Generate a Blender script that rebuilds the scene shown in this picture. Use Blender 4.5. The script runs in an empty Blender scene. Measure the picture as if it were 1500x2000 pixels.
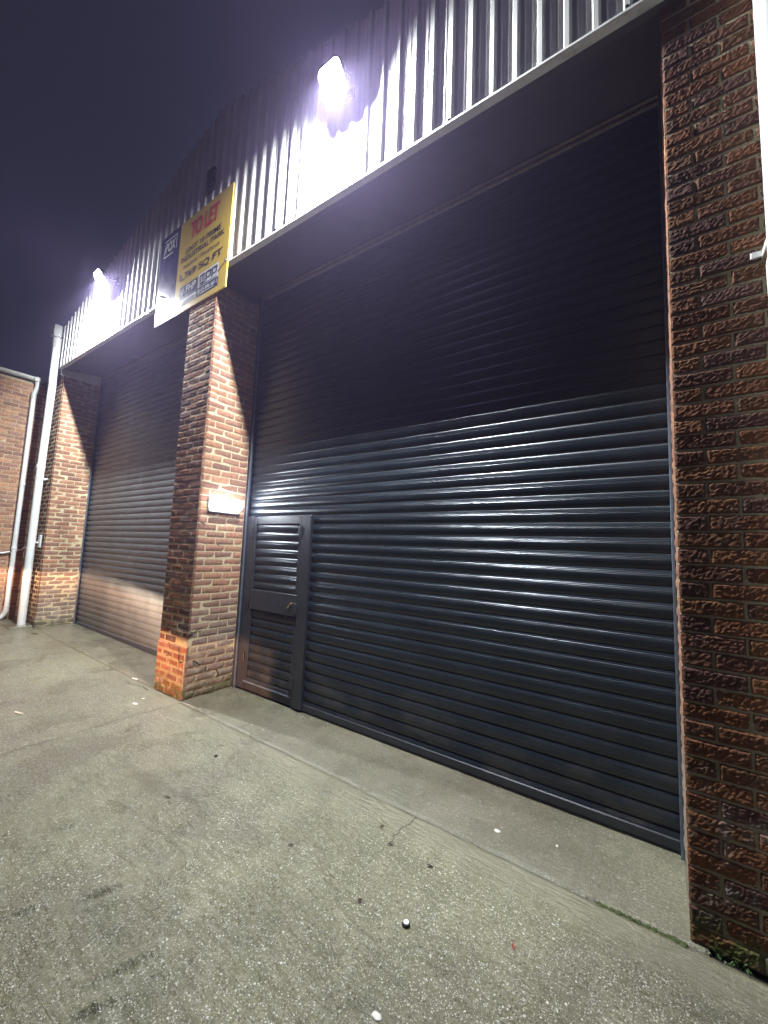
import bpy, math, random
from mathutils import Vector, Matrix, noise
random.seed(7)
sc = bpy.context.scene
col = sc.collection
D = bpy.data

# ------------------------------------------------------------------ helpers
class MB:
    """collects faces for ONE mesh, with a colour per face"""
    def __init__(self): self.v = []; self.f = []; self.c = []; self.s = []
    def add(self, verts, faces, colr=(1, 1, 1), smooth=False):
        o = len(self.v); self.v += [tuple(p) for p in verts]
        for f in faces:
            self.f.append(tuple(i + o for i in f)); self.c.append(colr); self.s.append(smooth)
    def box(self, x0, y0, z0, x1, y1, z1, colr=(1, 1, 1)):
        v = [(x0,y0,z0),(x1,y0,z0),(x1,y1,z0),(x0,y1,z0),(x0,y0,z1),(x1,y0,z1),(x1,y1,z1),(x0,y1,z1)]
        self.add(v, [(3,2,1,0),(4,5,6,7),(0,1,5,4),(1,2,6,5),(2,3,7,6),(3,0,4,7)], colr)
    def bbox(self, x0, y0, z0, x1, y1, z1, b=.004, colr=(1, 1, 1)):
        """box with chamfered edges"""
        xs = (x0, x0+b, x1-b, x1); ys = (y0, y0+b, y1-b, y1); zs = (z0, z0+b, z1-b, z1)
        idx = {}; vs = []
        def V(i, j, k):
            key = (i, j, k)
            if key not in idx:
                idx[key] = len(vs); vs.append((xs[i], ys[j], zs[k]))
            return idx[key]
        fs = []
        for (i, s) in ((0, 0), (3, 1)):
            q = [V(i,1,1), V(i,2,1), V(i,2,2), V(i,1,2)]; fs.append(q if s else q[::-1])
            q = [V(1,i,1), V(2,i,1), V(2,i,2), V(1,i,2)]; fs.append(q[::-1] if s else q)
            q = [V(1,1,i), V(2,1,i), V(2,2,i), V(1,2,i)]; fs.append(q if s else q[::-1])
        for i, a in ((0, 1), (3, 2)):
            for j, bb in ((0, 1), (3, 2)):
                fs.append([V(i,bb,1), V(i,bb,2), V(a,j,2), V(a,j,1)])
                fs.append([V(i,1,bb), V(i,2,bb), V(a,2,j), V(a,1,j)])
                fs.append([V(1,i,bb), V(2,i,bb), V(2,a,j), V(1,a,j)])
                for k, c2 in ((0, 1), (3, 2)):
                    if True:
                        pass
        for i, a in ((0, 1), (3, 2)):
            for j, bb in ((0, 1), (3, 2)):
                for k, cc in ((0, 1), (3, 2)):
                    fs.append([V(i,bb,cc), V(a,j,cc), V(a,bb,k)])
        self.add(vs, fs, colr)
    def tube(self, pts, r, n=12, colr=(1, 1, 1), cap=True, smooth=True):
        pts = [Vector(p) for p in pts]; rings = []
        rr = r if isinstance(r, (list, tuple)) else [r]*len(pts)
        up = None
        for i, p in enumerate(pts):
            t = (pts[min(i+1, len(pts)-1)] - pts[max(i-1, 0)]).normalized()
            if up is None:
                a = Vector((0, 1, 0)) if abs(t.y) < .9 else Vector((1, 0, 0))
            else:
                a = up
            u = (a - t*a.dot(t)).normalized(); w = t.cross(u); up = u
            rings.append([p + (u*math.cos(2*math.pi*k/n) + w*math.sin(2*math.pi*k/n))*rr[i] for k in range(n)])
        vs = [q for R in rings for q in R]; fs = []
        for i in range(len(pts)-1):
            for k in range(n):
                fs.append((i*n+k, i*n+(k+1) % n, (i+1)*n+(k+1) % n, (i+1)*n+k))
        self.add(vs, fs, colr, smooth)
        if cap:
            self.add(rings[0], [tuple(range(n))[::-1]], colr); self.add(rings[-1], [tuple(range(n))], colr)
    def build(self, name, mat, parent=None, fix=True):
        me = D.meshes.new(name); me.from_pydata(self.v, [], self.f); me.update()
        ca = me.color_attributes.new('tint', 'FLOAT_COLOR', 'CORNER')
        buf = []
        for f, c in zip(self.f, self.c): buf += [c[0], c[1], c[2], 1.0]*len(f)
        ca.data.foreach_set('color', buf)
        me.polygons.foreach_set('use_smooth', self.s)
        if fix:
            import bmesh
            bm = bmesh.new(); bm.from_mesh(me); bmesh.ops.recalc_face_normals(bm, faces=bm.faces); bm.to_mesh(me); bm.free()
        me.materials.append(mat)
        o = D.objects.new(name, me); col.objects.link(o)
        if parent: o.parent = parent
        return o

def tag(o, label=None, cat=None, group=None, kind=None):
    if label: o['label'] = label
    if cat: o['category'] = cat
    if group: o['group'] = group
    if kind: o['kind'] = kind
    return o
def empty(name, label, cat, loc=(0, 0, 0), group=None):
    o = D.objects.new(name, None); col.objects.link(o); o.empty_display_size = .1; o.location = loc
    return tag(o, label, cat, group)

# ------------------------------------------------------------------ materials
class NT:
    def __init__(self, name, rough=.6, metal=0.0, color=(.5, .5, .5)):
        self.m = D.materials.new(name); self.m.use_nodes = True
        self.t = self.m.node_tree; self.b = self.t.nodes['Principled BSDF']
        self.b.inputs['Roughness'].default_value = rough; self.b.inputs['Metallic'].default_value = metal
        self.b.inputs['Base Color'].default_value = (*color, 1)
    def n(self, typ, **kw):
        nd = self.t.nodes.new(typ)
        for k, v in kw.items():
            if k.startswith('i_'):
                nd.inputs[k[2:].replace('_', ' ')].default_value = v
            else: setattr(nd, k, v)
        return nd
    def l(self, a, b): self.t.links.new(a, b)
    def coord(self, scale=(1, 1, 1)):
        tc = self.n('ShaderNodeTexCoord'); mp = self.n('ShaderNodeMapping')
        mp.inputs['Scale'].default_value = scale; self.l(tc.outputs['Object'], mp.inputs['Vector']); return mp.outputs[0]
    def noise(self, vec, scale, detail=5, rough=.6, dist=0):
        x = self.n('ShaderNodeTexNoise'); x.inputs['Scale'].default_value = scale; x.inputs['Detail'].default_value = detail
        x.inputs['Roughness'].default_value = rough; x.inputs['Distortion'].default_value = dist
        self.l(vec, x.inputs['Vector']); return x.outputs['Fac']
    def vor(self, vec, scale, out='Distance', feature='F1', rnd=1):
        x = self.n('ShaderNodeTexVoronoi', feature=feature); x.inputs['Scale'].default_value = scale
        x.inputs['Randomness'].default_value = rnd
        self.l(vec, x.inputs['Vector']); return x.outputs[out]
    def ramp(self, fac, stops):
        r = self.n('ShaderNodeValToRGB'); e = r.color_ramp.elements
        while len(e) < len(stops): e.new(.5)
        for el, (p, c) in zip(e, stops):
            el.position = p; el.color = (*c, 1) if isinstance(c, tuple) else (c, c, c, 1)
        self.l(fac, r.inputs[0]); return r.outputs[0]
    def mix(self, fac, a, b, blend='MIX'):
        x = self.n('ShaderNodeMix', data_type='RGBA', blend_type=blend)
        for s, v in ((x.inputs[0], fac), (x.inputs[6], a), (x.inputs[7], b)):
            if hasattr(v, 'is_linked'): self.l(v, s)
            elif isinstance(v, tuple): s.default_value = (*v, 1)
            else: s.default_value = v
        return x.outputs[2]
    def math(self, op, a, b=0.0, c=None, clamp=False):
        x = self.n('ShaderNodeMath', operation=op, use_clamp=clamp)
        for s, v in zip(x.inputs, (a, b, c)):
            if v is None: continue
            if hasattr(v, 'is_linked'): self.l(v, s)
            else: s.default_value = v
        return x.outputs[0]
    def sep(self, vec):
        x = self.n('ShaderNodeSeparateXYZ'); self.l(vec, x.inputs[0]); return x.outputs
    def mrange(self, v, a, b, c=0.0, d=1.0, smooth=True):
        x = self.n('ShaderNodeMapRange', interpolation_type='SMOOTHSTEP' if smooth else 'LINEAR')
        self.l(v, x.inputs[0])
        for i, q in zip((1, 2, 3, 4), (a, b, c, d)): x.inputs[i].default_value = q
        return x.outputs[0]
    def bump(self, h, strength=.5, dist=.01, nrm=None):
        x = self.n('ShaderNodeBump'); x.inputs['Strength'].default_value = strength; x.inputs['Distance'].default_value = dist
        self.l(h, x.inputs['Height'])
        if nrm is not None: self.l(nrm, x.inputs['Normal'])
        return x.outputs[0]
    def attr(self):
        x = self.n('ShaderNodeAttribute', attribute_name='tint'); return x.outputs['Color']
    def set(self, **kw):
        for k, v in kw.items(): self.l(v, self.b.inputs[k.replace('_', ' ')])
        return self.m

def mat_brick():
    t = NT('brick', .85); t.b.inputs['Specular IOR Level'].default_value = .12; v = t.coord()
    c = t.attr()
    n1 = t.noise(v, 38, 6, .65); n2 = t.noise(v, 7, 4)
    c = t.mix(1, c, t.ramp(n1, [(.25, .55), (.75, 1.35)]), 'MULTIPLY')
    c = t.mix(t.mrange(n2, .55, .75, 0, .35), c, (.10, .075, .07))
    z = t.sep(v)[2]
    eff = t.math('MULTIPLY', t.mrange(t.noise(v, 5, 5, .7), .5, .68), t.mrange(z, .15, 1.0, 1, 0))
    c = t.mix(t.math('MULTIPLY', eff, .45), c, (.42, .40, .36))
    moss = t.math('MULTIPLY', t.mrange(t.noise(v, 11, 5, .7), .38, .6), t.mrange(z, .02, .26, 1, 0))
    c = t.mix(t.math('MULTIPLY', moss, .9), c, (.055, .07, .018))
    return t.set(Base_Color=c, Normal=t.bump(t.noise(v, 130, 6, .75), .55, .006))
def mat_mortar(k=1.0):
    t = NT('mortar', .9); v = t.coord()
    c = t.ramp(t.noise(v, 16, 6, .7), [(.3, (.33*k, .265*k, .155*k)), (.7, (.54*k, .46*k, .31*k))])
    z = t.sep(v)[2]
    moss = t.math('MULTIPLY', t.mrange(t.noise(v, 9, 5, .7), .35, .6), t.mrange(z, .02, .3, 1, 0))
    c = t.mix(moss, c, (.05, .062, .02))
    return t.set(Base_Color=c, Normal=t.bump(t.noise(v, 90, 6, .8), .7, .006))
def mat_ground(name, smooth_amount, warm):
    """wet exposed-aggregate concrete; smooth_amount = how much laitance still covers the stones"""
    t = NT(name, .4); v = t.coord(); x, y, z = t.sep(v)
    big = t.noise(v, .9, 3, .6); mid = t.noise(v, 5, 5, .65, .4); fine = t.noise(v, 70, 3, .7)
    base = t.ramp(mid, [(.25, (.116, .110, .058)), (.5, (.186, .177, .100)), (.78, (.278, .264, .162))] if smooth_amount < .5 else [(.25, (.100, .094, .060)), (.5, (.150, .141, .092)), (.78, (.215, .202, .136))])
    base = t.mix(t.mrange(big, .42, .66, 0, .6), base, warm)
    green = t.mrange(t.noise(v, 1.7, 4), .5, .72, 0, .45)
    base = t.mix(green, base, (.105, .110, .058))
    base = t.mix(1, base, t.ramp(fine, [(.25, .62), (.75, 1.3)]), 'MULTIPLY')
    # stones; their whites also paint in the wet glints
    wv = t.n('ShaderNodeMix', data_type='VECTOR')
    nz = t.n('ShaderNodeTexNoise'); nz.inputs['Scale'].default_value = 60; t.l(v, nz.inputs['Vector'])
    ad = t.n('ShaderNodeVectorMath', operation='MULTIPLY_ADD'); t.l(nz.outputs['Color'], ad.inputs[0])
    ad.inputs[1].default_value = (.006, .006, 0); t.l(v, ad.inputs[2]); w = ad.outputs[0]
    def stones(scale, lo, hi, keep):
        x_ = t.n('ShaderNodeTexVoronoi', feature='F1'); x_.inputs['Scale'].default_value = scale; t.l(w, x_.inputs['Vector'])
        d = x_.outputs['Distance']; cc = x_.outputs['Color']
        s = t.n('ShaderNodeSeparateColor'); t.l(cc, s.inputs[0])
        has = t.math('GREATER_THAN', s.outputs[0], keep)
        return t.math('MULTIPLY', t.mrange(d, lo, hi, 1, 0), has), s.outputs[1], d
    m1, r1, d1 = stones(112, .28, .42, .40)
    m2, r2, d2 = stones(56, .22, .33, .72)
    m3, r3, d3 = stones(200, .3, .45, .45)  # dense white flecks: wet sparkle put into the colour among fine stones
    sc_ = [(0, (.06, .055, .045)), (.35, (.17, .15, .115)), (.55, (.40, .38, .31)), (1, (.85, .83, .77))]
    expo = t.mrange(t.noise(v, 2.2, 5, .6), .30, .62, max(0, .85-smooth_amount), max(.12, 1.0-smooth_amount*.9))
    if smooth_amount < .5:   # trowelled margin along the joint
        ym = t.math('ADD', y, t.math('MULTIPLY', t.noise(v, 2.5, 5), .22))
        edge = t.mrange(ym, -.20, -.02, 1, .12)
        expo = t.math('MULTIPLY', expo, edge)
        base = t.mix(t.mrange(ym, -.16, -.02, 0, .5), base, (.20, .18, .13))
    c = base
    for m, r in ((m3, r3), (m1, r1), (m2, r2)):
        c = t.mix(t.math('MULTIPLY', m, expo), c, t.ramp(r, sc_))
    st_ = t.mrange(t.noise(t.coord((1.1, 2.6, 1)), 1.1, 5, .68, .8), .56, .70, 0, .42)
    c = t.mix(st_, c, (.075, .070, .050))
    wet = t.mrange(t.noise(v, 1.3, 5, .6), .38, .62)
    c = t.mix(1, c, t.ramp(wet, [(0, 1.06), (1, .84)]), 'MULTIPLY')
    rough = t.math('MULTIPLY_ADD', wet, -.20, .42)
    rough = t.math('MULTIPLY_ADD', t.noise(v, 45, 4), .22, t.math('ADD', rough, -.11))
    t.b.inputs['Coat Weight'].default_value = .8; t.b.inputs['Coat Roughness'].default_value = .16
    h = t.math('MULTIPLY', t.math('ADD', m1, t.math('ADD', t.math('MULTIPLY', m2, 1.3), t.math('MULTIPLY', m3, .6))), expo)
    h = t.math('ADD', t.math('MULTIPLY', h, .5), t.math('MULTIPLY', t.noise(v, 120, 3, .75), 1.1))
    h = t.math('ADD', h, t.math('MULTIPLY', t.noise(t.coord((2.2, 9, 1)), 3.2, 4, .65, 1.2), 3.2 if smooth_amount < .5 else 1.2))
    nb_ = t.bump(h, .95, .0048); return t.set(Base_Color=c, Roughness=rough, Normal=nb_, Coat_Normal=nb_)
def mat_simple(name, color, rough, metal=0., var=.25, scale=12, bump=0., bscale=80, dirt=None):
    t = NT(name, rough, metal); v = t.coord()
    nz = t.noise(v, scale, 6, .65)
    lo = tuple(c*(1-var) for c in color); hi = tuple(min(1, c*(1+var)) for c in color)
    c = t.ramp(nz, [(.3, lo), (.7, hi)])
    if dirt: c = t.mix(t.mrange(t.noise(v, scale*.45, 6, .7), .52, .72, 0, .6), c, dirt)
    t.l(t.math('MULTIPLY_ADD', t.noise(v, scale*2.3, 5), .25, rough-.12), t.b.inputs['Roughness'])
    if bump: t.l(t.bump(t.noise(v, bscale, 6, .7), bump, .004), t.b.inputs['Normal'])
    t.l(c, t.b.inputs['Base Color']); return t.m
ANISO = 0.0
def mat_shutter(name, color):
    t = NT(name, .3, .35); v = t.coord((.35, 1, 60)); v2 = t.coord()
    streak = t.noise(v, 5, 4, .6)
    c = t.ramp(t.noise(v2, 3, 5), [(.3, tuple(q*.8 for q in color)), (.7, tuple(q*1.2 for q in color))])
    z = t.sep(v2)[2]
    dust = t.math('MULTIPLY', t.mrange(t.noise(v2, 4, 6, .7), .4, .75, 0, .5), t.mrange(z, .0, .7, 1, .15))
    c = t.mix(dust, c, (.11, .10, .085))
    t.l(t.math('MULTIPLY_ADD', streak, .16, .20), t.b.inputs['Roughness'])
    t.b.inputs['Anisotropic'].default_value = .75; t.b.inputs['Anisotropic Rotation'].default_value = ANISO
    cx_ = t.n('ShaderNodeCombineXYZ'); cx_.inputs[0].default_value = 1; t.l(cx_.outputs[0], t.b.inputs['Tangent'])
    t.b.inputs['Specular IOR Level'].default_value = .55
    return t.set(Base_Color=c, Normal=t.bump(streak, .25, .0015))
def mat_clad():
    t = NT('coated_steel', .42); v = t.coord()
    c = t.ramp(t.noise(v, 3, 5), [(.3, (.50, .50, .49)), (.7, (.62, .62, .60))])
    st = t.noise(t.coord((14, 14, .8)), 1.5, 5, .7)
    c = t.mix(t.mrange(st, .52, .75, 0, .45), c, (.27, .26, .23))
    return t.set(Base_Color=c, Normal=t.bump(t.noise(v, 1.6, 3), .2, .02))
def mat_emit(name, color, strength):
    t = NT(name, .4, 0, color)
    t.b.inputs['Emission Color'].default_value = (*color, 1); t.b.inputs['Emission Strength'].default_value = strength
    return t.m

M = dict(
    brick=mat_brick(), mortar=mat_mortar(), mortar_dark=mat_mortar(.60), mortar_mid=mat_mortar(.68),
    yard=mat_ground('aggregate_concrete', .12, (.150, .122, .088)),
    apron=mat_ground('trowelled_concrete', .72, (.165, .135, .100)),
    soil=mat_simple('joint_dirt', (.012, .011, .007), .9, 0, .5, 30, .6, 60),
    far=mat_simple('far_ground', (.10, .10, .085), .6, 0, .3, 3, .4, 40),
    clad=mat_clad(), trim=mat_simple('white_trim', (.62, .63, .62), .4, 0, .12, 9, .1, 60, (.3, .28, .24)),
    soffit=mat_simple('dark_soffit', (.055, .048, .052), .55, 0, .25, 4, .1, 20),
    steel_trim=mat_simple('brown_steel', (.20, .155, .12), .45, .2, .25, 12, .1, 60),
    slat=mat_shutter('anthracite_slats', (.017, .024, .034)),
    slat_l=mat_shutter('pale_slats', (.105, .110, .116)),  # paler base colour for the far-bay slats
    dark=mat_simple('anthracite_steel', (.034, .037, .045), .38, .3, .2, 9, .08, 90),
    rail=mat_simple('guide_steel', (.14, .17, .22), .38, .5, .2, 9, .08, 60),
    black=mat_simple('black_paint', (.012, .012, .013), .5, 0, .3, 12),
    pvc=mat_simple('white_pvc', (.66, .69, .70), .32, 0, .07, 5, .05, 30, (.50, .51, .48)),
    gutter=mat_simple('grey_white_pvc', (.50, .51, .50), .4, 0, .12, 9, .1, 60, (.22, .22, .19)),
    brass=mat_simple('brass', (.36, .29, .16), .35, .9, .15, 60),
    yellow=mat_simple('yellow_board', (.66, .45, .075), .33, 0, .05, 4),
    navy=mat_simple('navy_board', (.020, .018, .105), .30, 0, .15, 4),
    white=mat_simple('white_print', (.75, .75, .76), .35, 0, .04, 20),
    red=mat_simple('red_print', (.62, .030, .060), .35, 0, .05, 20),
    blackp=mat_simple('black_print', (.015, .015, .02), .35, 0, .05, 20),
    navyp=mat_simple('navy_print', (.020, .026, .12), .35, 0, .05, 20),
    lens=mat_emit('lit_glass', (.93, .97, 1.0), 160),
    bulk=mat_emit('lit_diffuser', (.90, .96, 1.0), 30),
    bulk_base=mat_simple('grey_plastic', (.45, .45, .44), .45, 0, .08, 20),
    stone=mat_simple('white_stone', (.66, .64, .58), .7, 0, .2, 60, .4, 120),
    leaf=mat_simple('dead_leaf', (.055, .030, .014), .7, 0, .5, 60, .3, 120),
    redleaf=mat_simple('red_leaf', (.28, .035, .020), .6, 0, .4, 60, .3, 120),
    green=mat_simple('weed_green', (.045, .085, .022), .6, 0, .5, 40, .2, 120),
    moss=mat_simple('moss_green', (.040, .055, .012), .9, 0, .6, 90, .8, 160),
    paper=mat_simple('white_paper', (.72, .70, .66), .7, 0, .06, 40),
    roof=mat_simple('roof_sheet', (.12, .12, .13), .5, 0, .2, 4),
)

# ------------------------------------------------------------------ brickwork
CO = .075; BL = .225; J = .010
def brick_col(rnd, kind, z):
    if kind == 'rock':
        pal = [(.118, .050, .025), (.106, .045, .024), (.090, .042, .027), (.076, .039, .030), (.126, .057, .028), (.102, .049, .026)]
    elif kind == 'foot': pal = [(.245, .105, .062), (.21, .092, .055), (.28, .125, .075), (.18, .085, .055)]  # headlight glow put into the colour: lighter, more orange bricks
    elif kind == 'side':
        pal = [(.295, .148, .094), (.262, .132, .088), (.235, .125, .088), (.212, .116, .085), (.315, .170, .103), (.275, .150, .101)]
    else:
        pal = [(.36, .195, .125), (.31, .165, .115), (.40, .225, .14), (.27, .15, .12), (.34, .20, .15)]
    c = rnd.choice(pal); k = rnd.uniform(.86, 1.12)
    if kind == 'side' and z < 1.1:
        g = min(1, (1.1-z)/.7)*.75; gr = (.175, .155, .135)
        c = tuple(a*(1-g)+b*g for a, b in zip(c, gr))
    return tuple(q*k for q in c)
def brick_patch(mb, O, U, N, L, H, amp, res, colr, rnd, back=.018, skew=0.0):
    """one brick: a displaced front face with returned edges (local U along, Z up, N outward)"""
    nx = max(2, int(L/res)+1); nz = max(2, int(H/res)+1)
    O = Vector(O); U = Vector(U); N = Vector(N); Zv = Vector((0, 0, 1)); sd = rnd.uniform(0, 100)
    vs = []
    tl = rnd.uniform(-1, 1)*.0025; tz = rnd.uniform(-1, 1)*.002
    for j in range(nz+1):
        for i in range(nx+1):
            u = i/nx; w = j/nz
            e = min(u*L, (1-u)*L, w*H, (1-w)*H)
            p = O + U*(u*L) + Zv*(w*H)
            q = Vector((u*L*95+sd, w*H*105, sd*.7)); q2 = q*2.3
            d = amp*(noise.noise(q)*1.0 + .55*noise.noise(q2)) if amp else 0
            d += tl*(u-.5)*2 + tz*(w-.5)*2 + skew
            if e < 1e-6:
                d = min(d, 0) - .0025 - amp*.5
                p += U*(noise.noise(q*1.3)*.0022) + Zv*(noise.noise(q*1.7+Vector((9, 0, 0)))*.002)
            vs.append(p + N*d)
    fs = []
    for j in range(nz):
        for i in range(nx):
            a = j*(nx+1)+i; fs.append((a, a+1, a+nx+2, a+nx+1))
    per = [i for i in range(nx+1)] + [j*(nx+1)+nx for j in range(1, nz+1)] + [nz*(nx+1)+i for i in range(nx-1, -1, -1)] + [j*(nx+1) for j in range(nz-1, 0, -1)]
    o = len(vs)
    for a in per: vs.append(Vector(vs[a]) - N*back)
    m = len(per)
    for k in range(m): fs.append((per[k], o+k, o+(k+1) % m, per[(k+1) % m]))
    mb.add(vs, fs, colr, False)
def brick_face(mb, O, U, N, width, z0, z1, first, kind, amp, res, seed, wear=None, skipf=None, shift=None, foot=0, tone=1):
    """stretcher-bond face; first = length of first brick on even rows (alternates with the half)"""
    rnd = random.Random(seed); O = Vector(O); U = Vector(U); N = Vector(N)
    r = int(round(z0/CO)); rows = int(round((z1-z0)/CO))
    for k in range(rows):
        z = z0+k*CO; row = r+k
        x = 0.0; ln = first if row % 2 == 0 else (BL*1.5-first if first in (BL, BL/2) else BL-first)
        while x < width-1e-4:
            e = min(x+ln, width)
            x0 = x + (J/2 if x > 0 else 0); x1 = e - (J/2 if e < width-1e-4 else 0)
            if wear and x == 0: x0 += max(0, wear(z, rnd))
            if wear and e >= width-1e-4 and wear(None, rnd): pass
            if x1-x0 > .02 and not (skipf and skipf(x0, x1, z)):
                s = shift(z) if shift else 0
                zz = z + rnd.uniform(-.0015, .0015)
                brick_patch(mb, O+U*x0+Vector((0, 0, zz+J/2)), U, N, x1-x0, CO-J, amp, res, tuple(q*(1 if z < foot else tone) for q in brick_col(rnd, 'foot' if z < foot else kind, z)), rnd, skew=s+rnd.uniform(-.0015, .002))
            x = e; ln = BL

# ------------------------------------------------------------------ dimensions
XM1, XM0 = -4.05, -4.6125
XL1, XL0 = -8.85, -9.4125
XR1 = .90
YS = .60                      # shutter plane
PT = 4.50                     # pier top
def zc(x): return 4.512 - .0118*x       # lower edge of the cladding

# ------------------------------------------------------------------ warehouse
wh = empty('warehouse', 'brick and white ribbed steel warehouse front with two dark roller shutter bays', 'building', (-4.2, 0, 0))
wh.location = (0, 0, 0)

def pier(label, x0, x1, rside, amp, res, sres, seed, lside=False):
    core = MB(); dpt = .56
    core.box(x0+.0035, (.0055 if x0 == 0 else .0035), 0, x1-.0035, dpt, PT)
    p = core.build('brick_pier', M['mortar_dark' if x0 == 0 else 'mortar'], wh)
    if label: p['label'] = label
    return p
# right pier: rock-faced front, plain left return
pr_ = pier('dark rock-faced brick pier at the right edge of the building', 0, XR1, False, 0, 0, 0, 1)
mb = MB()
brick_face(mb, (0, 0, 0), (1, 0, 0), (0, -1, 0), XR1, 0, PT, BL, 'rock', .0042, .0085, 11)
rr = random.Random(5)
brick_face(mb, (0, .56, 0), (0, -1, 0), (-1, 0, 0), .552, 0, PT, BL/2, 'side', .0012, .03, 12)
mb.build('brick_courses', M['brick'], pr_)
# middle pier
pm_ = pier('middle brick pier with its battered, cracked foot', XM0, XM1, True, 0, 0, 0, 2)
mb = MB()
def sh(z): return .016 if z < .47 else 0
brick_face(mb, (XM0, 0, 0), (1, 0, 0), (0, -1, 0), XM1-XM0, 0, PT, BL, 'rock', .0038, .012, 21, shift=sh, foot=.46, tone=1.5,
           skipf=lambda a, b, z: (abs(z-.525) < .01 and b > .50))
def wear(z, rnd):
    if z is None: return 0
    if .44 < z < .60: return rnd.uniform(.025, .06)
    if .55 < z < 2.0: return rnd.uniform(0, .014)
    return 0
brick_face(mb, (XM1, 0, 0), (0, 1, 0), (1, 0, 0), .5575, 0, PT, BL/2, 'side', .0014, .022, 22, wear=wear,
           skipf=lambda a, b, z: (abs(z-.825) < .01 and a < .02 and False),
           shift=lambda z: .004 if z < .36 else 0)
# the lower courses that the knocked foot has pushed out at the corner
rnd = random.Random(3)
for k in range(0, 6):
    z = k*CO
    brick_patch(mb, (XM1-.006, -.014, z+J/2), (0, 1, 0), (1, 0, 0), .03, CO-J, .001, .02, brick_col(rnd, 'side', z), rnd, skew=.009)
mb.build('brick_courses', M['brick'], pm_)
mb = MB(); mb.bbox(XM0+.004, -.0135, .002, XM1-.003, .5, .468, .004); mb.build('footing_mortar', M['mortar_mid'], pm_)
# open cracks: dark gaps down the broken corner
def crack(pts, w, n):
    cr = MB()
    for a, b in zip(pts, pts[1:]):
        a = Vector(a); b = Vector(b); d = (b-a).normalized(); s = d.cross(Vector(n)).normalized()
        k = Vector(n)*.003
        cr.add([a-s*w+k, b-s*w*.8+k, b+s*w*.8+k, a+s*w+k], [(0, 1, 2, 3)])
    cr.build('crack', M['black'], pm_, fix=False)
fy = -.0245
crack([(XM1-.10, fy, .50), (XM1-.085, fy, .44), (XM1-.095, fy, .40), (XM1-.07, fy, .37), (XM1-.02, fy, .375)], .006, (0, -1, 0))
crack([(XM1-.33, fy, .40), (XM1-.33, fy, .385)], .008, (0, -1, 0))
rx = XM1+.004
crack([(rx, .02, .675), (rx, .06, .66), (rx, .10, .69), (rx, .15, .695)], .006, (1, 0, 0))
crack([(rx, .0, .64), (rx, .05, .65)], .010, (1, 0, 0))
crack([(rx+.005, .07, .378), (rx+.005, .11, .36), (rx+.005, .14, .325), (rx, .16, .33)], .008, (1, 0, 0))
crack([(rx+.005, .225, .30), (rx+.005, .22, .25), (rx+.005, .225, .235)], .006, (1, 0, 0))
crack([(rx+.005, .34, .24), (rx+.005, .37, .20), (rx+.005, .375, .165)], .007, (1, 0, 0))
crack([(rx, .03, 1.80), (rx, .07, 1.795), (rx, .085, 1.775)], .006, (1, 0, 0))
crack([(rx, .245, 1.578), (rx, .262, 1.578)], .008, (1, 0, 0))
# left pier
pl_ = pier('left brick pier behind the tall white downpipe', XL0, XL1, True, 0, 0, 0, 3)
mb = MB()
brick_face(mb, (XL0, 0, 0), (1, 0, 0), (0, -1, 0), XL1-XL0, 0, PT+.1, BL, 'rock', .0035, .03, 31)
brick_face(mb, (XL1, 0, 0), (0, 1, 0), (1, 0, 0), .5575, 0, PT+.1, BL/2, 'side', .0012, .05, 32)
mb.build('brick_courses', M['brick'], pl_)
# faint pale square left where a fitting was removed, on the left return
# ---- ribbed cladding gable
RP = .15; RD = .028; YC = -.048
CL0, CL1 = -8.86, 1.05
AX, AZ, SL = -4.18, 6.66, .268
def ztop(x): return AZ - SL*abs(x-AX)
mb = MB(); prof = []
x = CL0
k = 0
base = -0.145
n0 = int((CL0-base)/RP)-1
xs = []
for k in range(n0, int((CL1-base)/RP)+2):
    c = base + k*RP
    xs += [(c-.0245, 0), (c-.0125, RD), (c+.0125, RD), (c+.0245, 0), (c+.045, 0), (c+.049, .004), (c+.055, .004), (c+.059, 0), (c+.090, 0), (c+.094, .004), (c+.100, .004), (c+.104, 0)]
xs = [(a, b) for a, b in xs if CL0 <= a <= CL1]
vs = []
for a, b in xs: vs += [(a, YC-b, zc(a)+.012), (a, YC-b, ztop(a))]
mb.add(vs, [(2*i, 2*i+2, 2*i+3, 2*i+1) for i in range(len(xs)-1)])
clad = mb.build('cladding', M['clad'], wh, fix=False)
clad['label'] = 'off-white ribbed steel cladding filling the gable above both bays'
# drip trim under the cladding
mb = MB(); N = 60
def strip(mb, fn, x0, x1, n):
    vs = []
    m = None
    for i in range(n+1):
        x = x0+(x1-x0)*i/n; pts = fn(x); m = len(pts); vs += pts
    fs = []
    for i in range(n):
        for j in range(m-1): fs.append((i*m+j, (i+1)*m+j, (i+1)*m+j+1, i*m+j+1))
    mb.add(vs, fs)
strip(mb, lambda x: [(x, YC+.004, zc(x)+.030), (x, YC-.032, zc(x)+.010), (x, YC-.034, zc(x)-.006), (x, YC-.028, zc(x)-.010), (x, YC+.02, zc(x)-.012)], CL0, CL1, N)
mb.build('drip_trim', M['trim'], wh, fix=False)
mb = MB()  # dirt and foam plugs in the rib ends
rnd = random.Random(9)
for k in range(n0+1, int((CL1-base)/RP)+1):
    c = base+k*RP
    if rnd.random() < .33:
        z = zc(c)+.016+rnd.uniform(0, .012); s = rnd.uniform(.008, .018)
        mb = MB(); mb.bbox(c-s, YC-RD-.008, z-s*.5, c+s*rnd.uniform(.4, 1.4), YC-RD+.012, z+s*.7, .003)
        mb.build('rib_plug', M['black'], clad)
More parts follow.
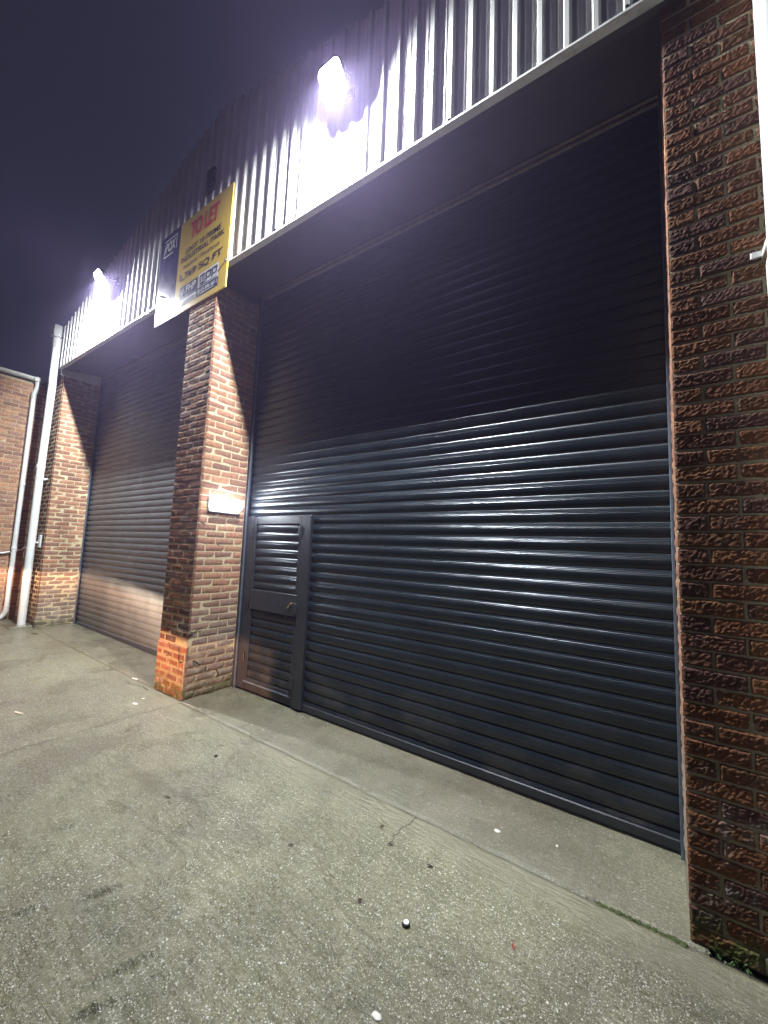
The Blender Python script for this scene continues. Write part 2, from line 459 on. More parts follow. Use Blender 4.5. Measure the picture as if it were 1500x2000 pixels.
# soffit and band over the shutters
mb = MB()
strip(mb, lambda x: [(x, YC+.02, zc(x)-.014), (x, .02, zc(x)-.012), (x, .58, 4.625-.0075*x), (x, .66, 4.625-.0075*x)], CL0, CL1, N)
mb.build('soffit', M['soffit'], wh, fix=False)
# warehouse shell behind (side walls, roof)
mb = MB()
for x in (CL0+.02, CL1-.02):
    mb.box(x-.02, YC, 4.5, x+.02, 12, 5.3)
for x0, x1 in ((XL0+.02, XL1-.1), (.1, XR1-.02)): mb.box(x0, .56, 0, x1, 12, 4.5)
mb.box(CL0, 11.9, 0, CL1, 12, 5.3)
mb.build('rear_wall', M['clad'], wh)
mb = MB()
for s in (-1, 1):
    xe = CL0-.02 if s < 0 else CL1+.02
    a = [(AX, YC-.02, AZ+.03), (xe, YC-.02, ztop(xe)+.03), (xe, 12, ztop(xe)+.03), (AX, 12, AZ+.03)]
    a = [(p[0], YC+.03 if p[1] < 0 else p[1], p[2]-.05) for p in a]
    mb.add(a, [(0, 1, 2, 3)])
mb.build('roof', M['roof'], wh, fix=False)
mb = MB(); mb.bbox(-4.295, YC-.055, 5.60, -4.150, YC-.02, 5.89, .006)
for k in range(6): mb.bbox(-4.288, YC-.064, 5.625+k*.043, -4.157, YC-.05, 5.645+k*.043, .002)
v_ = mb.build('vent', M['black'], wh); v_['label'] = 'small dark louvred vent high in the gable'

# ------------------------------------------------------------------ roller shutters
SP = .095
def slat_profile(pitch, depth):
    """(y offset outward, z) for one slat from bottom to top: convex with three fine grooves near the top"""
    pts = []
    for t in (0, .02, .05, .10, .17, .25, .34, .43, .52, .58, .60, .62, .68, .70, .72, .78, .80, .82, .87, .91, .94, .965):
        q = min(1, t*.96+.03)
        d = depth*(4*q*(1-q))**.72
        if t in (.60, .70, .80): d -= .0011
        pts.append((d, t*pitch))
    pts.append((0.0, pitch*.985))
    return pts
def slat_sheet(x0, x1, z0, z1, pitch, depth, y, nx=1, z_first=None):
    mb = MB(); z = z0 if z_first is None else z_first
    prof = []
    pr1 = slat_profile(pitch, depth)
    while z < z1-1e-6:
        for d, dz in pr1:
            zz = z+dz
            if z0-1e-6 <= zz <= z1+1e-6: prof.append((y-d, zz))
        z += pitch
    vs = []
    for i in range(nx+1):
        x = x0+(x1-x0)*i/nx
        wob = 0
        for (yy, zz) in prof:
            vs.append((x, yy+noise.noise(Vector((x*.6, zz*9, y)))*.0012, zz))
    m = len(prof); fs = []
    for i in range(nx):
        for j in range(m-1): fs.append((i*m+j, (i+1)*m+j, (i+1)*m+j+1, i*m+j+1))
    mb.add(vs, fs, (1, 1, 1), False)
    return mb
DX0, DX1, DZ1 = -3.995, -2.945, 1.917      # the wicket door surround within the right shutter
def shutter(label, x0, x1, mat, wicket):
    zt = 4.60
    if wicket:
        mb = slat_sheet(DX1-.005, x1, .08, DZ1, SP, .0145, YS, 8, z_first=DZ1-20*SP)
        top = slat_sheet(x0, x1, DZ1, zt, SP, .0145, YS, 10)
        mb.add(top.v, top.f)
    else:
        mb = slat_sheet(x0, x1, .08, zt, SP, .0145, YS, 10, z_first=DZ1-20*SP)
    s = mb.build('roller_shutter', mat, wh, fix=False); s['label'] = label
    g = MB()      # bottom rail
    g.bbox(DX1 if wicket else x0, YS-.024, .018, x1, YS+.01, .078, .006)
    g.bbox(DX1 if wicket else x0, YS-.018, .003, x1, YS+.004, .017, .003)
    g.build('bottom_rail', M['dark'], s)
    for xa, sgn in ((x0, 1), (x1, -1)):
        g = MB()
        wid = .004 if xa > -1 else .040
        a, b = sorted((xa-.03*sgn, xa+wid*sgn)); g.bbox(a, YS-.040, .0, b, YS-.026, zt, .002)
        a, b = sorted((xa-.03*sgn, xa-.026*sgn)); g.box(a, YS-.026, .0, b, YS+.03, zt)
        gr = g.build('guide_rail', M['dark'], s)
        g = MB(); a, b = sorted((xa+(wid-.016)*sgn, xa+wid*sgn)); g.bbox(a, YS-.056, .0, b, YS-.0405, zt, .002)
        g.build('guide_lip', M['rail'], gr if False else s)
    g = MB()
    for dz, dy in ((0, 0), (-.038, .012)):
        strip(g, lambda x: [(x, YS-.02+dy, 4.612-.0075*x+dz), (x, YS-.046+dy, 4.605-.0075*x+dz), (x, YS-.046+dy, 4.592-.0075*x+dz), (x, YS-.01+dy, 4.588-.0075*x+dz)], x0, x1, 12)
    g.build('head_trim', M['steel_trim'], s, fix=False)
    return s
sR = shutter('wide black roller shutter of the near bay, with a wicket door in its left end', XM1+.03, 0-.012, M['slat'], True)
sL = shutter('pale grey roller shutter of the far bay on the left, lit by headlights', XL1+.03, XM0-.005, M['slat_l'], False)
# ---- wicket door
door = MB()
yl = YS-.034      # leaf face
lx0, lx1, lz0, lz1 = -3.853, -3.092, .108, 1.905
st = .042
door.bbox(lx0, yl, lz0, lx0+st, YS, lz1, .003); door.bbox(lx1-st+.012, yl, lz0, lx1, YS, lz1, .003)
door.bbox(lx0+st, yl+.001, 1.825, lx1-st+.012, YS, lz1-.001, .003)
door.bbox(lx0+st, yl+.001, lz0+.001, lx1-st+.012, YS, .150, .003)
wd = door.build('wicket_door', M['dark'], wh); wd['label'] = 'louvred wicket door with a flat lock plate and a key in it'
g = MB(); g.bbox(lx0+.01, yl-.006, .885, lx1-.004, YS-.005, 1.100, .003); g.build('lock_plate', M['dark'], wd)
for za, zb in ((1.10, 1.825), (.150, .885)):
    n = round((zb-za)/.0945)
    q = slat_sheet(lx0+st-.002, lx1-st+.014, za, zb, (zb-za)/n, .018, YS-.006, 2)
    q.build('louvre_panel', M['slat'], wd, fix=False)
g = MB()
g.bbox(DX0-.03, YS-.030, .02, lx0-.010, YS+.01, DZ1, .004)
g.bbox(lx1+.014, YS-.046, .02, DX1, YS+.01, DZ1-.003, .004)
g.bbox(lx0-.010, YS-.026, .02, lx1+.014, YS+.01, .098, .004)
g.box(lx0-.012, YS-.004, .09, lx1+.016, YS+.008, DZ1-.003)
g.build('door_frame', M['dark'], wd)
g = MB(); g.bbox(lx0-.012, YS-.040, .098, lx1+.006, YS-.026, .112, .003); g.build('threshold_bar', M['rail'], wd)
for z in (1.73, .985, .36):
    g = MB(); g.tube([(lx0-.010, YS-.046, z-.05), (lx0-.010, YS-.046, z+.05)], .009, 10); g.bbox(lx0-.045, YS-.040, z-.045, lx0+.02, YS-.034, z+.045, .002)
    g.build('hinge', M['dark'], wd)
for z in (1.74, .965, .25):
    g = MB(); g.tube([(lx1+.010, YS-.052, z-.055), (lx1+.010, YS-.052, z+.055)], .009, 10); g.bbox(lx1-.02, YS-.056, z-.05, lx1+.03, YS-.044, z+.05, .002)
    g.build('latch', M['dark'], wd)
g = MB(); g.tube([(-3.166, yl-.002, 1.005), (-3.166, yl-.016, 1.005)], [.019, .017], 18); g.tube([(-3.166, yl-.016, 1.005), (-3.166, yl-.026, 1.005)], .011, 14)
g.build('lock_cylinder', M['brass'], wd)
# key hanging in the lock
kb = empty('key_bunch', 'brass key on a thin dark lanyard hanging from the wicket door lock', 'keys', (-3.17, yl-.03, 1.0))
kb.location = (0, 0, 0)
g = MB(); g.bbox(-3.1675, yl-.042, .990, -3.1645, yl-.026, 1.006, .001); g.tube([(-3.166+.010*math.cos(a*.5236), yl-.044, .980+.010*math.sin(a*.5236)) for a in range(13)], .002, 8)
g.bbox(-3.190, yl-.046, .948, -3.182, yl-.043, .970, .001)
g.build('key', M['brass'], kb)
g = MB(); g.tube([(-3.185, yl-.046, .965), (-3.195, yl-.05, .90), (-3.190, yl-.045, .83), (-3.2, yl-.05, .78)], .0035, 7)
g.tube([(-3.18, yl-.048, .965), (-3.178, yl-.055, .92), (-3.187, yl-.05, .85), (-3.182, yl-.05, .80), (-3.19, yl-.05, .70)], .003, 7)
g.build('lanyard', M['black'], kb)

# ------------------------------------------------------------------ floodlights
TILT = math.radians(33)
def floodlight(label, x, y, z, energy):
    r = empty('floodlight', label, 'floodlight', (x, y, z), 'floodlights on the cladding')
    r.location = (x, y, z)
    ca, sa = math.cos(TILT), math.sin(TILT)
    F = Vector((0, -ca, -sa)); Uv = Vector((0, -sa, ca)); X = Vector((1, 0, 0))
    def P(a, b, c): return X*a + Uv*b + F*c
    def obox(mb, a0, b0, c0, a1, b1, c1):
        v = [P(a, b, c) for c in (c0, c1) for a, b in ((a0, b0), (a1, b0), (a1, b1), (a0, b1))]
        mb.add(v, [(3,2,1,0),(4,5,6,7),(0,1,5,4),(1,2,6,5),(2,3,7,6),(3,0,4,7)])
    w, h, rc = .122, .112, .055
    def ring(w, h, rc, c):
        out = []
        for sx_, sy_, a0 in ((1, 1, 0), (-1, 1, 90), (-1, -1, 180), (1, -1, 270)):
            for k in range(6):
                a = math.radians(a0+k*18); out.append(P(sx_*(w-rc)+rc*math.cos(a), sy_*(h-rc)+rc*math.sin(a), c))
        return out
    def loft(mb, rings, c0=True, c1=True):
        n = len(rings[0]); vs = [q for R in rings for q in R]
        fs = [(i*n+k, i*n+(k+1) % n, (i+1)*n+(k+1) % n, (i+1)*n+k) for i in range(len(rings)-1) for k in range(n)]
        if c0: fs.append(tuple(range(n))[::-1])
        if c1: fs.append(tuple((len(rings)-1)*n+k for k in range(n)))
        mb.add(vs, fs)
    g = MB(); loft(g, [ring(w*.7, h*.7, rc*.7, -.085), ring(w*.96, h*.96, rc, -.050), ring(w, h, rc, -.012), ring(w, h, rc, .004), ring(w-.010, h-.010, rc-.008, .004), ring(w-.010, h-.010, rc-.008, -.006)])
    for k in range(7): obox(g, -.075+k*.025-.003, -h*.6, -.100, -.075+k*.025+.003, h*.6, -.070)
    g.build('housing', M['black'], r)
    g = MB(); g.add(ring(w-.011, h-.011, rc-.009, -.002), [tuple(range(24))]); g.build('lens', M['lens'], r)
    g = MB(); wy = YC-y-.03
    for s in (-1, 1):
        a = P(s*(w+.006), 0, -.04); g.tube([a, P(s*(w+.006), .0, -.11), P(s*.05, .0, -.15)], .008, 8)
    g.tube([P(-.05, 0, -.15), P(.05, 0, -.15)], .008, 8)
    e_ = P(0, 0, -.15); g.tube([e_, Vector((0, wy, e_.z+.02))], .012, 8)
    g.bbox(-.05, wy-.008, e_.z-.03, .05, wy+.008, e_.z+.07, .003)
    g.build('bracket', M['black'], r)
    L = D.lights.new('flood_lamp', 'AREA'); L.shape = 'RECTANGLE'; L.size = .16; L.size_y = .10; L.energy = energy; L.color = (.93, .97, 1.0)
    lo = D.objects.new('flood_lamp', L); col.objects.link(lo); lo.parent = r; lo.location = F*.02
    lo.rotation_euler = Matrix((X, Uv, -F)).transposed().to_euler()
    S = D.lights.new('violet_fill', 'POINT'); S.energy = energy*.0065; S.color = (.72, .52, 1.0); S.shadow_soft_size = .3  # violet fill added in front to brighten the cladding; no fitting there
    so = D.objects.new('violet_fill', S); col.objects.link(so); so.parent = r; so.location = Vector((0, -.75, .05))
    return r
floodlight('glaring white floodlight above the near right-hand bay', -2.13, -.30, 5.29, 1200)
floodlight('glaring white floodlight above the far left-hand bay', -6.645, -.30, 5.335, 1200)

# ------------------------------------------------------------------ letting board
BX0, BX1, BZ0, BZ1, BY = -5.088, -3.608, 4.170, 5.322, -.172
bd = empty('letting_board', 'yellow, navy and white TO LET board fixed above the middle pier', 'sign', (0, 0, 0))
NV = BX0+.455
g = MB(); g.bbox(NV, BY, BZ0, BX1, BY+.012, BZ1, .001); yp = g.build('yellow_panel', M['yellow'], bd)
g = MB(); g.bbox(BX0, BY, BZ0, NV-.001, BY+.012, BZ1+.004, .001); npn = g.build('navy_panel', M['navy'], bd)
for x in (-4.9, -3.8):
    for z in (4.66, 5.15): g = MB(); g.box(x-.02, BY+.012, z-.02, x+.02, YC-RD+.002, z+.02); g.build('batten', M['gutter'], bd)
g = MB(); g.tube([(BX0+.098, BY-.012, BZ0+.381), (BX0+.098, BY, BZ0+.381)], .010, 10); g.build('screw', M['rail'], bd); g = MB(); g.tube([(BX1-.024, BY-.014, BZ0+.293), (BX1-.024, BY, BZ0+.293)], .010, 10); g.build('screw', M['rail'], bd)
def text(body, cx, cz, w, h, mat, parent, name='lettering', bold=.0, dy=.0018, shear=0.0):
    """lettering on the board: centre (from the board's lower-left corner), width and cap height in metres"""
    cu = D.curves.new('t', 'FONT'); cu.body = body; cu.align_x = 'CENTER'; cu.size = 1; cu.offset = bold; cu.shear = shear
    ob = D.objects.new('t', cu); col.objects.link(ob)
    me = D.meshes.new_from_object(ob.evaluated_get(bpy.context.evaluated_depsgraph_get()))
    D.objects.remove(ob); D.curves.remove(cu)
    xs = [v.co.x for v in me.vertices]; ys = [v.co.y for v in me.vertices]
    x0, x1, y0, y1 = min(xs), max(xs), min(ys), max(ys)
    for v in me.vertices:
        v.co = (BX0+cx+((v.co.x-x0)/(x1-x0)-.5)*w, BY-dy, BZ0+cz+((v.co.y-y0)/(y1-y0)-.5)*h)
    me.materials.clear(); me.materials.append(mat); me.name = name
    o = D.objects.new(name, me); col.objects.link(o); o.parent = parent; return o
def patch(x0, z0, x1, z1, mat, parent, name, dy=.001):
    g = MB(); g.add([(BX0+x0, BY-dy, BZ0+z0), (BX0+x1, BY-dy, BZ0+z0), (BX0+x1, BY-dy, BZ0+z1), (BX0+x0, BY-dy, BZ0+z1)], [(0, 1, 2, 3)])
    return g.build(name, mat, parent, fix=False)
text('TO LET', .968, .965, .56, .215, M['red'], yp, bold=.035)
text('UNIT 10 PRIME', .968, .740, .70, .066, M['blackp'], yp, bold=.012)
text('INDUSTRIAL PARK', .958, .655, .86, .066, M['blackp'], yp, bold=.012)
text('Industrial / Warehouse', .955, .560, .72, .052, M['blackp'], yp)
text('1,769 SQ FT', .955, .432, .84, .095, M['blackp'], yp, bold=.014)
a = patch(.565, .150, .925, .315, M['navyp'], yp, 'agent_panel')
text('FHP', .800, .250, .21, .085, M['white'], a, bold=.02, dy=.0028, shear=.15)
g = MB()   # little diamond device beside the letters
for (dx, dz) in ((0, .03), (-.03, 0), (.03, 0), (0, -.03)):
    c = (BX0+.632+dx, BY-.0026, BZ0+.242+dz); g.add([(c[0], c[1], c[2]-.024), (c[0]+.024, c[1], c[2]), (c[0], c[1], c[2]+.024), (c[0]-.024, c[1], c[2])], [(0, 1, 2, 3)])
g.build('agent_device', M['rail'], a, fix=False)
a = patch(.565, .078, .925, .149, M['white'], yp, 'agent_strip')
rnd = random.Random(12); xx = .595
while xx < .89:       # a line of print too small and blurred to read
    ww = rnd.uniform(.012, .022); patch(xx, .098, xx+ww, .128, M['navyp'], a, 'small_print', dy=.0028); xx += ww+.009
a = patch(.945, .168, 1.335, .330, M['white'], yp, 'agent_panel')
for k, cx in enumerate((1.035, 1.150, 1.262)):     # outlined C P P
    g = MB()
    def bar(x0, z0, x1, z1): g.add([(BX0+x0, BY-.0028, BZ0+z0), (BX0+x1, BY-.0028, BZ0+z0), (BX0+x1, BY-.0028, BZ0+z1), (BX0+x0, BY-.0028, BZ0+z1)], [(0, 1, 2, 3)])
    x0, x1 = cx-.047, cx+.047; T = .017
    bar(x0, .292, x1, .309); bar(x0, .215 if k == 0 else .198, x0+T, .292)
    if k == 0:
        bar(x0, .198, x1, .215); bar(cx-.008, .232, x1, .244); bar(cx-.008, .262, x1, .274)
    else:
        bar(x1-T, .243, x1, .292); bar(x0+T, .232, x1, .243)
    g.build('lettering', M['navyp'], a, fix=False)
patch(.965, .180, 1.315, .187, M['navyp'], a, 'rule', dy=.0024)
a = patch(.940, .070, 1.335, .166, M['navyp'], yp, 'phone_strip')
text('0115 896 6611', 1.138, .125, .36, .046, M['white'], a, bold=.02, dy=.0028)
patch(1.0, .085, 1.27, .092, M['white'], a, 'rule', dy=.0024)
for x0, z0, x1, z1 in ((.085, 1.075, .385, 1.090), (.365, .905, .380, 1.075), (.085, .868, .300, .884), (.085, .884, .098, .935)):
    patch(x0, z0, x1, z1, M['white'], npn, 'logo_frame')
text('iBOX', .222, .985, .255, .135, M['white'], npn, bold=.03, shear=.18)

# ------------------------------------------------------------------ wall light on the middle pier
wl = empty('wall_light', 'lit rectangular bulkhead light on the side of the middle pier', 'wall light', (0, 0, 0))
def rbox(x0, x1, y0, y1, z0, z1, r):
    g = MB(); pts = []
    for (cy, cz_, a0) in ((y1-r, z1-r, 0), (y0+r, z1-r, 90), (y0+r, z0+r, 180), (y1-r, z0+r, 270)):
        for k in range(7):
            a = math.radians(a0+k*15); pts.append((cy+r*math.cos(a), cz_+r*math.sin(a)))
    n = len(pts); rings = []
    for x, s in ((x0, 0), (x1-.008, 0), (x1-.002, .004), (x1, .010)):
        cy, cz_ = (y0+y1)/2, (z0+z1)/2
        rings.append([(x, cy+(p[0]-cy)*(1-s/(y1-y0)*2), cz_+(p[1]-cz_)*(1-s/(z1-z0)*2)) for p in pts])
    vs = [q for R in rings for q in R]
    fs = [(i*n+k, i*n+(k+1) % n, (i+1)*n+(k+1) % n, (i+1)*n+k) for i in range(3) for k in range(n)]
    fs.append(tuple(3*n+k for k in range(n))); fs.append(tuple(range(n))[::-1]); g.add(vs, fs); return g
rbox(XM1+.003, XM1+.030, .095, .478, 1.925, 2.085, .02).build('base', M['bulk_base'], wl)
rbox(XM1+.031, XM1+.085, .104, .470, 1.970, 2.082, .02).build('diffuser', M['bulk'], wl)
L = D.lights.new('bulkhead_lamp', 'AREA'); L.shape = 'RECTANGLE'; L.size = .09; L.size_y = .34; L.energy = 9.0; L.color = (.88, .94, 1.0)
lo = D.objects.new('bulkhead_lamp', L); col.objects.link(lo); lo.parent = wl; lo.location = (XM1+.095, .287, 2.026); lo.rotation_euler = (0, math.radians(-90), 0)

# ------------------------------------------------------------------ downpipes, gutter
def collar(name, x, y, z, r, parent, h=.05):
    g = MB(); g.tube([(x, y, z-h/2), (x, y, z-h/2+.006), (x, y, z+h/2-.006), (x, y, z+h/2)], [r*1.06, r*1.14, r*1.14, r*1.06], 22)
    g.tube([(x, y, z-h*.9), (x, y, z-h*.8)], r*1.10, 22); return g.build(name, M['pvc'], parent)
def clip(x, y, z, r, parent, wall_y, side):
    g = MB(); pts = []
    for k in range(13):
        a = math.radians(180+k*15); pts.append((x+(r+.006)*math.cos(a), y+(r+.006)*math.sin(a)))
    pts = [(x-r-.006, wall_y)] + pts + [(x+r+.006, wall_y)]
    vs = [(p[0], p[1], z+dz) for p in pts for dz in (-.014, .014)]
    inner = [(x+(p[0]-x)*.94, p[1]+.004, z+dz) for p in pts for dz in (-.014, .014)]
    n = len(pts); fs = []
    for i in range(n-1):
        fs.append((2*i, 2*i+2, 2*i+3, 2*i+1)); fs.append((2*n+2*i+1, 2*n+2*i+3, 2*n+2*i+2, 2*n+2*i))
        fs.append((2*i+1, 2*i+3, 2*n+2*i+3, 2*n+2*i+1)); fs.append((2*n+2*i, 2*n+2*i+2, 2*i+2, 2*i))
    g.add(vs+inner, fs)
    for s in (-1, 1): g.bbox(min(x+s*(r+.004), x+s*(r+.045)), wall_y-.012, z-.014, max(x+s*(r+.004), x+s*(r+.045)), wall_y-.002, z+.014, .002)
    g.build('pipe_clip', M['trim'], parent)
# near right downpipe
px, py, R0 = .395, -.085, .056
dr = empty('downpipe', 'white plastic downpipe on the dark pier at the right edge', 'downpipe', (px, py, 0))
dr.location = (0, 0, 0)
g = MB(); g.tube([(px, py, 0), (px, py, 2.82)], R0, 28); g.tube([(px-.004, py-.006, 2.82), (px-.004, py-.006, 4.35), (px-.004, py-.10, 4.60), (px-.004, py-.10, 5.4)], R0*.99, 28); g.build('pipe', M['pvc'], dr)
g = MB(); g.tube([(px, py, 2.70), (px, py, 2.72), (px, py, 2.80), (px, py, 2.86), (px, py, 2.885)], [R0*1.02, R0*1.13, R0*1.15, R0*1.15, R0*1.08], 28); g.build('socket', M['pvc'], dr)
clip(px, py, 2.955, R0, dr, -.004, -1)
clip(px, py, 1.0, R0, dr, -.004, -1)
# tall left downpipe
lx, ly, R1 = -9.115, -.10, .058
dl = empty('downpipe', 'tall white downpipe standing in front of the far left pier', 'downpipe', (lx, ly, 0))
dl.location = (0, 0, 0)
g = MB(); g.tube([(lx, ly, .05), (lx+.005, ly, 2.6), (lx+.07, ly, 4.30), (lx+.10, ly-.012, 4.46), (lx+.105, ly-.012, 4.60), (lx+.105, ly-.012, 5.02)], R1, 24); g.build('pipe', M['pvc'], dl)
g = MB(); g.tube([(lx+.105, ly-.012, 5.0), (lx+.105, ly-.012, 5.06), (lx+.105, ly-.012, 5.20)], [R1, R1*1.15, R1*1.15], 24); g.build('socket', M['gutter'], dl)
g = MB(); g.bbox(lx-.0, ly-.10, 5.20, lx+.20, YC-RD-.004, 5.42, .01); g.build('hopper', M['gutter'], dl)
collar('collar', lx, ly, 2.82, R1, dl, .09)
clip(lx, ly, 2.62, R1, dl, -.004, 1)

# ------------------------------------------------------------------ neighbouring brick building
WX = -9.90
nb = empty('brick_building', 'low orange-brown brick building with a white gutter at the far left', 'building', (WX, -3, 0)); nb.location = (0, 0, 0)
g = MB(); g.box(WX-3.0, -6.0, .0, WX-.006, .9, 4.53); g.box(WX-.006, .156, 0, XL0-.003, .9, 4.62); w_ = g.build('wall', M['mortar'], nb)
g = MB()
brick_face(g, (WX, -2.7, 0), (0, 1, 0), (1, 0, 0), 2.85, 0, 4.50, BL, 'orange', .0008, .06, 41)
brick_face(g, (WX, .15, 0), (1, 0, 0), (0, -1, 0), XL0-WX, 0, 4.575, BL/2, 'orange', .001, .06, 42)
g.build('brick_courses', M['brick'], w_)
g = MB(); g.box(WX-3.1, -6.1, 4.53, WX+.02, .15, 4.60); g.build('roof', M['roof'], nb)
gt = empty('gutter', 'white eaves gutter and small downpipe on the low brick building', 'gutter', (0, 0, 0))
g = MB(); gx, gz = WX+.075, 4.61
pts = [(math.radians(180+k*15)) for k in range(13)]
vs = []
for y in (-6.0, -.06):
    for a in pts: vs.append((gx+.062*math.cos(a), y, gz+.062*math.sin(a)))
    for a in pts[::-1]: vs.append((gx+.055*math.cos(a), y, gz+.055*math.sin(a)))
n = 26
g.add(vs, [(k, (k+1) % n, n+(k+1) % n, n+k) for k in range(n)] + [tuple(range(n)), tuple(range(n, 2*n))[::-1]])
g.build('channel', M['gutter'], gt)
g = MB()
for y in (-.13,): g.bbox(gx-.07, y-.06, gz-.075, gx+.07, y+.06, gz+.012, .008)
g.build('outlet', M['gutter'], gt)
sx, sy, R2 = WX+.095, -.168, .036
g = MB(); g.tube([(gx+.01, -.13, gz-.06), (gx+.01, -.13, gz-.16), (gx+.01, -.133, gz-.20), (sx+.01, sy+.01, gz-.27), (sx, sy, gz-.32), (sx, sy, gz-.42)], R2*1.12, 18); g.build('swan_neck', M['gutter'], gt)
g = MB(); g.tube([(sx, sy, gz-.40), (sx, sy, .30)], R2, 18); g.build('pipe', M['pvc'], gt)
for z in (2.55, 1.36): collar('collar', sx, sy, z, R2, gt, .06)
g = MB(); g.tube([(sx, sy, .32), (sx, sy, .24), (sx+.01, sy-.03, .17), (sx+.03, sy-.09, .11)], R2*1.15, 18); g.build('shoe', M['gutter'], gt)
op = MB(); op.tube([(WX+.03, -2.6, 1.22), (WX+.03, -.30, 1.27), (WX+.035, -.06, 1.33), (WX+.10, -.045, 1.36), (-9.30, -.045, 1.455), (-9.20, -.045, 1.47), (-8.99, -.045, 1.49)], .016, 10)
o = op.build('overflow_pipe', M['pvc'], None); tag(o, 'thin white pipe running level behind the two left downpipes', 'pipe')
g = MB(); g.bbox(-9.03, -.035, 1.40, -8.93, -.006, 1.62, .006); o = g.build('junction_box', M['gutter'], None); tag(o, 'small grey box fixed low on the left pier beside the tall downpipe', 'box')

# ------------------------------------------------------------------ ground
def lift(x): return .05*max(0., min(1., (-x-4.9)/3.9))**1.0
ridges = [((-2.793, -1.366), (-2.749, -1.259), .009), ((-2.195, -1.470), (-2.123, -1.269), .012), ((-1.766, -1.551), (-1.695, -1.339), .011), ((-2.329, -1.666), (-2.285, -1.550), .010),
          ((-1.825, -1.285), (-1.800, -1.190), .007), ((-1.944, -1.480), (-1.895, -1.370), .006), ((-1.700, -1.652), (-1.628, -1.500), .012), ((-2.000, -1.225), (-1.940, -1.156), .006),
          ((-.84, -.378), (-.52, -.372), .005), ((-.84, -.665), (-.72, -.684), .005), ((-1.15, -.52), (-.80, -.50), .004)]
def relief(x, y):
    h = .006*noise.noise(Vector((x*.8, y*.8, 3))) + .0028*noise.noise(Vector((x*4, y*9, 5))) + .0012*noise.noise(Vector((x*17, y*23, 1)))
    for (ax, ay), (bx, by), a in ridges:
        dx, dy = bx-ax, by-ay; L2 = dx*dx+dy*dy; t = ((x-ax)*dx+(y-ay)*dy)/L2
        if -.15 < t < 1.15:
            n_ = noise.noise(Vector((t*9, ax, 1)))*.02
            s = -((x-ax)*-dy+(y-ay)*dx)/math.sqrt(L2)+n_
            f = max(0, 1-abs(t-.5)*1.55)
            if -.07 < s < .07: h += 2.3*a*f*(-.10*max(0, 1-(s-.012)/.058) if s > .012 else (1-abs(s)/.07 if s < 0 else 1-s*91))
    return h
def sheet(name, mat, xs, ys, z0, label, wob=(0, 0, 0, 0), rel=1.0, skirt=True):
    g = MB(); nx, ny = len(xs), len(ys); vs = []
    for j, y in enumerate(ys):
        for i, x in enumerate(xs):
            X, Y = x, y
            if j == ny-1 and wob[0]: Y += wob[0]*(noise.noise(Vector((x*7, 1, 0)))+.6*noise.noise(Vector((x*31, 2, 0))))
            if j == 0 and wob[1]: Y += wob[1]*(noise.noise(Vector((x*7, 5, 0)))+.6*noise.noise(Vector((x*31, 6, 0))))
            if i == nx-1 and wob[2]: X += wob[2]*(noise.noise(Vector((3, y*7, 0)))+.5*noise.noise(Vector((3, y*29, 0))))
            if i == 0 and wob[3]: X += wob[3]*(noise.noise(Vector((8, y*7, 0)))+.5*noise.noise(Vector((8, y*29, 0))))
            vs.append((X, Y, z0+lift(x)+rel*relief(x, y)))
    fs = [(j*nx+i, j*nx+i+1, (j+1)*nx+i+1, (j+1)*nx+i) for j in range(ny-1) for i in range(nx-1)]
    per = list(range(nx)) + [j*nx+nx-1 for j in range(1, ny)] + [(ny-1)*nx+i for i in range(nx-2, -1, -1)] + [j*nx for j in range(ny-2, 0, -1)]
    o = len(vs); vs += [(vs[a][0], vs[a][1], vs[a][2]-.03) for a in per]; m = len(per)
    fs += [(per[k], o+k, o+(k+1) % m, per[(k+1) % m]) for k in range(m)]
    g.add(vs, fs, (1, 1, 1), True)
    ob = g.build(name, mat, None, fix=False); return tag(ob, label, kind='structure')
def rng(a, b, s):
    n = max(1, int(round((b-a)/s))); return [a+(b-a)*i/n for i in range(n+1)]
JX = -4.028; JY = -.034
sheet('yard_slab', M['yard'], rng(JX+.005, -3.1, .024)[:-1]+rng(-3.1, -1.2, .010)[:-1]+rng(-1.2, .6, .02)+rng(.7, 4, .2), rng(-9, -2.2, .25)[:-1]+rng(-2.2, -1.75, .02)[:-1]+rng(-1.75, -1.22, .008)[:-1]+rng(-1.22, JY-.006, .02), 0, 'wet exposed aggregate concrete yard in the foreground', wob=(.006, 0, 0, .004))
sheet('yard_slab', M['yard'], rng(-16, -9.5, .4)[:-1]+rng(-9.5, JX-.004, .035), rng(-9, -1.8, .25)[:-1]+rng(-1.8, JY+.03, .03), 0, 'wet concrete yard in front of the far bay', wob=(.004, 0, .004, 0))
sheet('threshold_slab', M['apron'], rng(XM1+.0, .06, .02), rng(JY+.007, .75, .03), .001, 'smooth concrete threshold under the near shutter', wob=(0, .006, 0, 0), rel=.6)
sheet('threshold_slab', M['apron'], rng(XL1, XM0, .04), rng(JY+.034, .75, .04), .001, 'smooth concrete threshold under the far shutter', wob=(0, .004, 0, 0), rel=.6)
g = MB(); g.add([(-400, -400, -.02), (400, -400, -.02), (400, 400, -.02), (-400, 400, -.02)], [(0, 1, 2, 3)]); tag(g.build('ground', M['soil'], None, fix=False), 'ground under and beyond the yard', kind='structure')
g = MB(); g.bbox(-16, -.30, .0, XL1-.06, .2, .075, .012); o = g.build('kerb', M['apron'], None); tag(o, 'low concrete kerb at the foot of the left downpipes', kind='structure')

